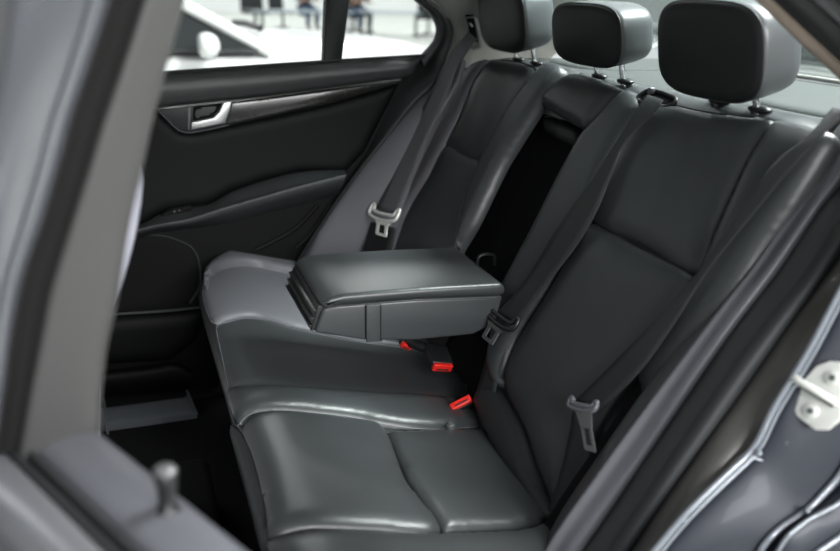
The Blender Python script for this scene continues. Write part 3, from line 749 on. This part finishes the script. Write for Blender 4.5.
tube('scratch_clip', catmull([onY((787,441),.722), onY((786.5,449),.720), onY((789,453),.719), onY((796,456),.717)], n=4), .0013, M['bead'], body)
# rear pillar above the opening
c1 = [(560,-200),(640,-115),(700,-56),(757,1),(800,42),(832,71),(846,85),(884,120)]
c2 = [(566,-210),(648,-122),(709,-63),(767,-5),(811,36),(841,63),(855,77),(893,113)]
c3 = [(600,-230),(690,-140),(745,-75),(800,-12),(826,12),(850,34),(872,56),(905,98)]
c4 = [(615,-240),(705,-150),(762,-90),(818,-18),(838,0),(862,22),(885,46),(915,92)]
c5 = [(640,-260),(730,-170),(790,-110),(845,-40),(865,-20),(890,4),(910,30),(935,86)]
loft('pillar_trim', [Ls(c1,.915), Ls(c1,.895), Ls(c2,.880), Ls(c2,.89)], M['beige'], body, n=40, cross=3)
loft('door_seal', [Ls(c2,.885), Ls([(a*.6+c*.4,b*.6+d*.4) for (a,b),(c,d) in zip(c2,c3)],.850), Ls(c3,.835), Ls(c3,.82), Ls(c4,.812), Ls(c4,.80), Ls(c5,.775)], M['rubber'], body, n=40, cross=4)

# striker on the jamb
stk = thing('door_striker', 'pale zinc door striker plate with two bolts and a bar, on the painted jamb', 'door striker')
JP = Plane(onY((820,395),.714), onY((835,385),.702) - onY((800,405),.726), V((.35,.05,1)))
slab_on('striker_plate', [(795,391),(807,376),(816,366),(829,361),(842,362),(853,368),(856,385),(848,405),(838,422),(828,430),(815,430),(803,421),(796.5,416),(793.5,408)], JP, 0, .005, M['striker'], stk, smooth=True, bev=.0012)
for p in ((835,378),(813,411)):
    c = JP.pos(JP.hit(p), .005)
    bm = bmesh.new(); tube_bm(bm, [c, c + JP.n * .0035, c + JP.n * .0045], .008, 18, radii=[.0085,.0085,.007]); bo = from_bm('bolt', bm, M['striker'], stk, angle=40)
    bm = bmesh.new(); tube_bm(bm, [c + JP.n * .0044, c + JP.n * .0052], .0042, 6); from_bm('bolt_socket', bm, M['leg_metal'], bo, angle=20)
tube('striker_bar', catmull([JP.pos(JP.hit((838,404),.004),.004), JP.pos(JP.hit((832,400),.012),.012), JP.pos(JP.hit((818,392),.02),.02), JP.pos(JP.hit((800,381.5),.022),.022), JP.pos(JP.hit((794,378),.018),.018), JP.pos(JP.hit((797,385),.002),.002)], n=6), .0046, M['striker'], stk, 12)
slab_on('bar_shadow_plate', [(800,388),(806,386),(834,403),(832,408)], JP, .004, .0075, M['leg_metal'], stk, bev=.001)

# ================================================================== NEAR DOOR (open)
nd = thing('car_door', 'open near rear door in the foreground, blurred grey frame, door top and lock pin', 'car door')
H0 = V((-.04,.748,0)); DD = V((.44,-.90,0)).normalized(); NI = V((.90,.44,0)).normalized()
def dp(l, n, z): return H0 + DD * l + NI * n + V((0,0,z))
def run(name, sec, m, l0=-.035, l1=.80, cross=4): return loft(name, [[dp(l0, n, z), dp((l0+l1)/2, n, z), dp(l1, n, z)] for n, z in sec], m, nd, n=20, cross=cross)
run('inner_trim', [(.03,.34),(.035,.60),(.022,.82),(.012,.90),(.002,.926),(-.015,.934),(-.040,.932),(-.052,.926),(-.056,.912)], M['sill_grey'])
run('weatherstrip', [(-.054,.90),(-.054,.922),(-.058,.930),(-.062,.922),(-.064,.90),(-.066,.922),(-.069,.930),(-.073,.922),(-.074,.90)], M['rubber'], cross=2)
run('door_skin', [(-.073,.90),(-.074,.924),(-.082,.930),(-.110,.922),(-.128,.89),(-.138,.80),(-.140,.60),(-.120,.34)], M['door_paint'])
prism('door_edge', [dp(.80, n, z) for n, z in ((.03,.34),(.035,.60),(.012,.90),(-.015,.934),(-.056,.926),(-.10,.922),(-.138,.80),(-.12,.34))], DD * .015, M['door_paint'], nd)
fR = [(215,-90),(185,0),(175,35),(163,80),(152,122),(142,168),(128,233),(115,311),(107,346),(101,400),(99,434),(97,460)]
fS = [(175,-90),(145,0),(132,40),(118,82),(104,122),(90,168),(72,225),(52,290),(43,335),(31,397),(23,443),(18,470)]
fB = [(139,-90),(109,0),(98,35),(84,78),(70,120),(58,165),(42,220),(22,280),(11,335),(3,397),(-4,443),(-8,470)]
fO = [(120,-90),(92,0),(82,35),(68,78),(54,120),(42,165),(26,220),(8,280),(-3,335),(-10,397),(-16,443),(-20,470)]
fP = [(60,-90),(36,0),(26,35),(14,78),(2,120),(-8,165),(-22,220),(-38,280),(-50,335),(-62,397),(-72,443),(-78,470)]
fQ = [(0,-90),(-24,0),(-34,35),(-44,78),(-56,120),(-66,165),(-80,220),(-96,280),(-108,335),(-122,397),(-132,443),(-140,470)]
loft('frame_trim', [Ls(fR,.785), Ls(fR,.757), Ls([(a-9,b) for a,b in fR],.747), Ls([(a*.4+c*.6,b*.4+d*.6) for (a,b),(c,d) in zip(fR,fS)],.738), Ls(fS,.735), Ls(fS,.755)], M['frame_grey'], nd, n=50, cross=3)
loft('glass_run', [Ls(fS,.750), Ls(fS,.738), Ls([(a*.5+c*.5,b*.5+d*.5) for (a,b),(c,d) in zip(fS,fB)],.745), Ls(fB,.728), Ls(fB,.75)], M['dull_felt'], nd, n=50, cross=3)
loft('outer_frame', [Ls(fB,.745), Ls(fB,.724), Ls(fO,.712), Ls(fP,.700), Ls(fQ,.705)], M['frame_out'], nd, n=50, cross=5)
tube('frame_glint', catmull([onY(p, .709) for p in fO], n=4), .0014, M['frame_out'], nd, 8)  # thin tube added as the highlight streak along the frame
loft('outer_trim', [Ls([(13,-90),(10,0),(5,60),(-2,100),(-12,150)], .690), Ls([(-20,-90),(-25,0),(-30,60),(-36,100),(-44,150)], .688)], M['rubber'], nd, n=20, cross=1)
c = onZ((168,511), .932)
bm = bmesh.new(); tube_bm(bm, [c - V((0,0,.005)), c, c + V((0,0,.004)), c + V((0,0,.014)), c + V((0,0,.026)), c + V((0,0,.034)), c + V((0,0,.0375))], .008, 20, radii=[.0115,.0115,.0075,.0068,.0085,.0095,.0065])
from_bm('lock_pin', bm, M['black_plastic'], nd, angle=50)
bm = bmesh.new(); tube_bm(bm, [c + V((0,0,.0365)), c + V((0,0,.0385)), c + V((0,0,.0392))], .006, 16, radii=[.0088,.0075,.004]); from_bm('pin_cap', bm, M['steel'], nd, angle=50)

# ================================================================== FRONT SEAT
fs = thing('driver_seat', 'front seat seen only as a backrest edge pale with door light behind the grey door frame', 'car seat')
ed = [onY(p, .955) for p in ((124,160),(133,163),(141,176),(143.5,196),(141,218),(136,245),(128,275),(119,305),(109,340),(99,385))]
low = ed[-1]
def sh_(dx, y): return [V((p.x + dx, y, p.z)) for p in ed + [V((low.x - .03, .955, .62)), V((low.x - .06, .955, .52))]]
loft('backrest', [sh_(-.13, 1.34), sh_(-.14, 1.30), sh_(-.14, 1.01), sh_(-.11, .97), sh_(-.06, .955), sh_(-.015, .962), sh_(0, .985), sh_(.004, 1.15), sh_(0, 1.31), sh_(-.03, 1.34), sh_(-.13, 1.34)], M['seat_lit'], fs, n=30, cross=4)
prism('seat_base', [V((-.17,.955,.27)), V((-.12,.955,.50)), V((-.22,.955,.56)), V((-.66,.955,.57)), V((-.68,.955,.45)), V((-.60,.955,.27))], V((0,.44,0)), M['shell'], fs, bev=.03)
for y in (1.0, 1.34): box('seat_rail', (-.36, y, .252), (.52, .03, .03), M['black_plastic'], fs, bev=.004)
# ================================================================== SHOWROOM
def plate(name, x0, x1, y0, y1, z, m):
    bm = bmesh.new(); bm.faces.new([bm.verts.new(p) for p in ((x0,y0,z),(x1,y0,z),(x1,y1,z),(x0,y1,z))])
    o = from_bm(name, bm, m, None, False); o['kind'] = 'structure'; return o
plate('floor', -40, 50, -8, 36, 0, M['show_floor'])
bm = bmesh.new(); bm.faces.new([bm.verts.new(p) for p in ((-40,36,0),(50,36,0),(50,36,7),(-40,36,7))])
w = from_bm('wall_back', bm, M['show_wall'], None, False); w['kind'] = 'structure'

# ---- cars parked beyond
def parked_car(label, paint, loc, rz):
    root = thing('parked_car', label, 'car', 'cars parked beyond')
    ST = [(-2.20,.52,.62,.66),(-2.16,.68,.80,.84),(-2.0,.78,.90,.95),(-1.5,.84,.93,.98),(-.8,.865,.93,.97),(0,.87,.92,.96),(.6,.87,.915,.965),(1.0,.865,.91,1.03),(1.5,.85,.88,1.03),(1.92,.82,.85,.99),(2.22,.77,.79,.92),(2.40,.68,.70,.80),(2.48,.56,.58,.65),(2.49,.44,.46,.50)]
    bm = bmesh.new(); rows = []
    for x, hw, zs, zt in ST:
        half = [(hw-.06,.20),(hw-.01,.30),(hw,.50),(hw,zs-.16),(hw-.015,zs-.06),(hw-.05,zs-.005),(hw-.12,zs+.02),(hw*.62,zt-.01),(hw*.3,zt)]
        ring = [(-a, b) for a, b in half] + [(0, zt)] + [(a, b) for a, b in half[::-1]]
        rows.append([bm.verts.new((x, a, b)) for a, b in ring])
    for a, b in zip(rows, rows[1:]):
        for k in range(len(a) - 1): bm.faces.new((a[k], a[k+1], b[k+1], b[k]))
    bm.faces.new(rows[0]); bm.faces.new(rows[-1][::-1])
    o = from_bm('car_shell', bm, paint, root); md = o.modifiers.new('s', 'SUBSURF'); md.levels = 2; md.render_levels = 2
    # glasshouse
    side = [(-1.75,.95),(-1.15,1.36),(-.45,1.43),(.10,1.39),(.98,.955)]
    bm = bmesh.new(); L = [bm.verts.new((x, -.80 + (z - .95) * .42, z)) for x, z in side]; R = [bm.verts.new((x, .80 - (z - .95) * .42, z)) for x, z in side]
    bm.faces.new(L); bm.faces.new(R[::-1])
    for k in range(len(L)): bm.faces.new((L[k], R[k], R[(k+1) % 5], L[(k+1) % 5]))
    from_bm('glasshouse', bm, M['dark_glass'], root, angle=20)
    bm = bmesh.new()
    rf = [(-1.2,1.345),(-1.1,1.385),(-.45,1.445),(.05,1.415),(.14,1.375)]
    g = [[bm.verts.new((x, v * (.80 - (z - .95) * .42 + .012), z + .012 - .05 * abs(v) ** 3)) for v in (-1,-.9,-.5,0,.5,.9,1)] for x, z in rf]
    for a, b in zip(g, g[1:]):
        for k in range(6): bm.faces.new((a[k], a[k+1], b[k+1], b[k]))
    from_bm('roof', bm, paint, root)
    for s in (-1, 1):
        tube('windscreen_pillar', catmull([V((.98, s*.80,.95)), V((.55, s*.725,1.18)), V((.10, s*.62,1.39))], n=6), .034, paint, root, 10)
        tube('window_rim', [V((.90, s*.812,.955)), V((-1.6, s*.812,.955))], .012, M['black_plastic'], root, 8)
        bm = bmesh.new()
        bmesh.ops.create_uvsphere(bm, u_segments=24, v_segments=14, radius=1, matrix=Matrix.Translation((.60, s*.97,1.0)) @ Matrix.Diagonal((.072,.12,.068,1)))
        for v in bm.verts:
            if v.co.x < .56: v.co.x = .56 + (v.co.x - .56) * .2
        mr = from_bm('door_mirror', bm, paint, root)
        tube('mirror_stalk', [V((.66, s*.80,.955)), V((.62, s*.92,.965))], .02, M['black_plastic'], mr)
        for x in (-1.32, 1.36):
            bm = bmesh.new(); tube_bm(bm, [V((x, s*.68,.31)), V((x, s*.70,.31)), V((x, s*.86,.31)), V((x, s*.875,.31))], .31, 32, radii=[.28,.31,.31,.28])
            wl = from_bm('wheel', bm, M['tyre'], root, angle=40)
            bm = bmesh.new(); tube_bm(bm, [V((x, s*.80,.31)), V((x, s*.882,.31))], .2, 24); from_bm('wheel_rim', bm, M['metal'], wl, angle=40)
        tube('shut_line', catmull([V((1.02, s*.872,.885)), V((1.10, s*.874,.80)), V((1.13, s*.876,.60)), V((1.08, s*.87,.36))], n=6), .004, M['piping'], root, 6)
        bm = bmesh.new(); bmesh.ops.create_uvsphere(bm, u_segments=16, v_segments=10, radius=1, matrix=Matrix.Translation((2.24, s*.62,.69)) @ Matrix.Diagonal((.14,.13,.07,1)))
        from_bm('headlamp', bm, M['metal'], root)
    tube('wiper', [V((1.0,-.30,1.055)), V((.97,.1,1.065)), V((.95,.55,1.05))], .022, M['black_plastic'], root, 8)
    root.location = loc; root.rotation_euler = (0, 0, rz)
    return root
parked_car('white car parked outside the far window, nose pointing right, its mirror showing', M['white_paint'], (-.12, 5.86, -.02), 0)
parked_car('silver car glimpsed through the rear window behind the headrests', M['silver_paint'], (4.9, 5.3, 0), PI)

# ---- tables, chairs and visitors far across the hall
def spot(p): return onZ(p, 0)
def table(label, c, L, W, h, rz):
    t = thing('cafe_table', label, 'table', 'white showroom tables')
    box('table_top', (0,0,h-.02), (L,W,.045), M['table'], t, bev=.008)
    for x in (-L*.36, L*.36):
        tube('table_leg', [V((x,0,.03)), V((x,0,h-.04))], .04, M['leg_metal'], t, 10)
        box('table_foot', (x,0,.025), (.07,W*.8,.05), M['leg_metal'], t, bev=.01)
    t.location = c; t.rotation_euler = (0,0,rz); return t
def chair(label, c, rz, s=1.):
    t = thing('office_chair', label, 'chair', 'dark showroom chairs')
    box('seat', (0,0,.46*s), (.48*s,.48*s,.07*s), M['chair_dark'], t, bev=.02)
    prism('backrest', [V((-.23*s,.22*s,.50*s)), V((.23*s,.22*s,.50*s)), V((.21*s,.28*s,.95*s)), V((-.21*s,.28*s,.95*s))], V((0,.05*s,0)), M['chair_dark'], t, bev=.015)
    tube('gas_stem', [V((0,0,.08*s)), V((0,0,.44*s))], .03*s, M['black_plastic'], t, 8)
    for k in range(5):
        a = 2*PI*k/5 + .3
        tube('foot', [V((0,0,.10*s)), V((.28*s*math.cos(a), .28*s*math.sin(a), .035*s))], .024*s, M['black_plastic'], t, 6)
    t.location = c; t.rotation_euler = (0,0,rz); return t
def skinned(name, chain, m, parent=None, sub=2):
    """chain: (joints, edges, radii) grown into one body"""
    J, E, R = chain
    me = bpy.data.meshes.new(name); me.from_pydata(J, E, [])
    o = bpy.data.objects.new(name, me); COL.objects.link(o); me.materials.append(m)
    if parent: o.parent = parent
    md = o.modifiers.new('skin', 'SKIN'); md.use_smooth_shade = True
    for v, r in zip(me.skin_vertices[0].data, R): v.radius = (r, r)
    me.skin_vertices[0].data[0].use_root = True
    s = o.modifiers.new('sub', 'SUBSURF'); s.levels = sub; s.render_levels = sub
    return o
def person(label, loc, rz, top, bottom, seated=True, s=1.):
    root = thing('person', label, 'person', 'visitors at the showroom tables')
    if seated:
        hip, kz = .50, .50
        legs = [[(sx*.10,-.02,hip),(sx*.12,-.44,kz),(sx*.12,-.40,.10),(sx*.12,-.54,.05)] for sx in (-1,1)]
        arms = [[(sx*.19,.0,.98),(sx*.25,-.08,.74),(sx*.17,-.34,.74),(sx*.13,-.43,.74)] for sx in (-1,1)]
    else:
        hip = .92
        legs = [[(sx*.10,0,.88),(sx*.11,-.02,.49),(sx*.11,.03,.09),(sx*.12,-.12,.04)] for sx in (-1,1)]
        arms = [[(sx*.20,.0,1.42),(sx*.26,.02,1.14),(sx*.24,-.18,.96),(sx*.22,-.27,.93)] for sx in (-1,1)]
    dz = hip - .50
    spine = [(0,0,.53+dz),(0,.02,.72+dz),(0,.02,.92+dz),(0,.0,1.05+dz),(0,-.01,1.14+dz),(0,-.02,1.24+dz),(0,-.01,1.33+dz)]
    J = list(spine); R = [.14,.13,.15,.07,.055,.088,.075]; E = [(i,i+1) for i in range(6)]
    for l in legs:
        b = len(J); J += l; R += [.09,.065,.042,.035]; E += [(0,b),(b,b+1),(b+1,b+2),(b+2,b+3)]
    for a in arms:
        b = len(J); J += a; R += [.058,.042,.030,.026]; E += [(2,b),(b,b+1),(b+1,b+2),(b+2,b+3)]
        h = a[3]
        for k in range(4):
            J.append((h[0] + (k-1.5)*.02, h[1] - .085 + abs(k-1.5)*.008, h[2] - .012)); R.append(.009); E.append((b+3, len(J)-1))
        J.append((h[0] - math.copysign(.055, h[0]), h[1] - .03, h[2])); R.append(.010); E.append((b+3, len(J)-1))
    bd = skinned('body', (J, E, R), M['skin'], root)
    J = spine[:4]; R = [.155,.15,.17,.085]; E = [(0,1),(1,2),(2,3)]
    for a in arms:
        b = len(J); m_ = [(V(a[1])*.45 + V(a[2])*.55)[:]]; J = J + a[:2] + m_; R += [.072,.056,.045]; E += [(2,b),(b,b+1),(b+1,b+2)]
    skinned('jacket', (J, E, R), top, root)
    J = [spine[0]]; R = [.15]; E = []
    for l in legs:
        b = len(J); J = J + l[:3]; R += [.105,.08,.056]; E += [(0,b),(b,b+1),(b+1,b+2)]
    skinned('trousers', (J, E, R), bottom, root)
    for l in legs: skinned('shoe', ([l[2], (l[3][0], l[3][1]-.05, .045)], [(0,1)], [.05,.042]), M['black_cloth'], root, 1)
    hd = V(spine[5])
    bm = bmesh.new(); bmesh.ops.create_uvsphere(bm, u_segments=20, v_segments=12, radius=1, matrix=Matrix.Translation(hd + V((0,.025,.045))) @ Matrix.Diagonal((.098,.105,.115,1)))
    bmesh.ops.delete(bm, geom=[f for f in bm.faces if f.calc_center_median().z < hd.z - .02 or (f.calc_center_median().y < hd.y - .02 and f.calc_center_median().z < hd.z + .07)], context='FACES')
    from_bm('hair', bm, M['hair'], root)
    bm = bmesh.new(); bmesh.ops.create_cone(bm, cap_ends=True, segments=8, radius1=.018, radius2=.006, depth=.03, matrix=Matrix.Translation(hd + V((0,-.098,0))) @ Matrix.Rotation(PI/2,4,'X'))
    nz = from_bm('nose', bm, M['skin'], root)
    for sx in (-1,1):
        bm = bmesh.new(); bmesh.ops.create_uvsphere(bm, u_segments=8, v_segments=6, radius=.012, matrix=Matrix.Translation(hd + V((sx*.034,-.082,.025)))); from_bm('eye', bm, M['hair'], root)
        bm = bmesh.new(); bmesh.ops.create_uvsphere(bm, u_segments=8, v_segments=6, radius=.022, matrix=Matrix.Translation(hd + V((sx*.092,0,.01)))); from_bm('ear', bm, M['skin'], root)
    box('mouth', hd + V((0,-.088,-.042)), (.04,.008,.008), M['red_cloth'], root)
    root.location = loc; root.rotation_euler = (0,0,rz); root.scale = (s,s,s)
    return root
def hgt(p, foot): return onY(p, spot(foot).y).z
f1 = (392,36); d1 = spot(f1); h1 = onY((392,11.5), d1.y).z
table('long pale table in the quarter window, a person in jeans behind it', d1, 1.75, .75, h1, -.15)
f2 = (374,37); d2 = spot(f2)
person('person in a dark jacket and blue jeans seated at the table in the quarter window', d2 + V((-.1,1.35,0)), .25, M['black_cloth'], M['jeans'], True, 1.12)
chair('dark chair under the person in jeans', d2 + V((-.14,1.50,0)), .25, 1.0)
chair('dark swivel chair right of the table, nearest the window frame', spot((428,37)), 2.6, 1.05)
d3 = spot((300,36)); h3 = onY((300,10.5), d3.y).z
table('pale table above the bonnet of the white car', d3, 2.6, .8, h3, .05)
person('seated person in navy behind the table above the white bonnet', spot((306,30)), .2, M['navy'], M['jeans'], True, 1.1)
person('standing person in black beside the dark window bar', spot((338,37)) , .9, M['black_cloth'], M['black_cloth'], False, 1.0)
chair('large dark chair back above the white windscreen', spot((256,36)), .1, 1.25)
chair('dark chair partly hidden beyond the pale tables', spot((283,31)), .5, 1.1)
cp = spot((352,31)); bm = bmesh.new(); box_bm(bm, V((0,0,1.5)), WA, (.36,.36,3.0), .02); col = from_bm('column', bm, M['show_wall'], None, angle=40); col.location = cp; col['kind'] = 'structure'

# ================================================================== CAMERA, LIGHT
cam = bpy.data.cameras.new('camera'); co = bpy.data.objects.new('camera', cam); COL.objects.link(co)
cam.sensor_width = 36; cam.lens = F / 840 * 36; cam.clip_start = .02; cam.clip_end = 300
R3 = Matrix((RIGHT, UP, -FWD)).transposed()
co.matrix_world = Matrix.Translation(CAM) @ R3.to_4x4()
cam.dof.use_dof = True; cam.dof.focus_distance = 1.62; cam.dof.aperture_fstop = 2.6
bpy.context.scene.camera = co
w = bpy.data.worlds.new('world'); bpy.context.scene.world = w; w.use_nodes = True
nt = w.node_tree; bg = nt.nodes['Background']
tcn = nt.nodes.new('ShaderNodeTexCoord'); sx = nt.nodes.new('ShaderNodeSeparateXYZ'); rp = nt.nodes.new('ShaderNodeValToRGB')
nt.links.new(tcn.outputs['Generated'], sx.inputs[0]); nt.links.new(sx.outputs['Z'], rp.inputs['Fac'])
rp.color_ramp.elements[0].position = 0.; rp.color_ramp.elements[0].color = (.55,.57,.57,1)
rp.color_ramp.elements[1].position = .6; rp.color_ramp.elements[1].color = (.95,.98,1.,1)
nt.links.new(rp.outputs['Color'], bg.inputs['Color']); bg.inputs['Strength'].default_value = .6
LP = (225, 290, 62, 270, 160)
def lamp(name, loc, target, sx_, sy_, power, col=(1,1,1)):
    l = bpy.data.lights.new(name, 'AREA'); l.shape = 'RECTANGLE'; l.size = sx_; l.size_y = sy_; l.energy = power; l.color = col
    o = bpy.data.objects.new(name, l); COL.objects.link(o); o.location = loc
    o.rotation_euler = (V(target) - V(loc)).to_track_quat('-Z', 'Y').to_euler(); return o
lamp('side_fill', (.95,-2.4,2.25), (.5,1.4,.9), 2.6, 1.1, LP[0])  # added fill light behind the camera, brightens the seats through the open door
lamp('ceiling_lamp', (2.15,1.35,3.4), (.5,1.4,.7), 1.3, .5, LP[1])
lamp('ceiling_lamp', (3.4,1.6,3.5), (.3,1.5,.6), 1.2, .7, LP[4])
for x, y, p in ((1.0,4.0,LP[2]),(3.5,5.5,LP[2]),(-3,6,LP[2]),(3,11,LP[3]),(9,14,LP[3]),(2,20,LP[3]),(9,24,LP[3]),(4,30,LP[3]),(12,31,LP[3]),(-3,30,LP[3])):
    lamp('ceiling_lamp', (x, y, 6.2), (x, y + .3, 0), 2.2, 1.0, p)
vs = bpy.context.scene.view_settings; vs.view_transform = 'Standard'; vs.look = 'None'; vs.exposure = 0.; vs.gamma = 1.
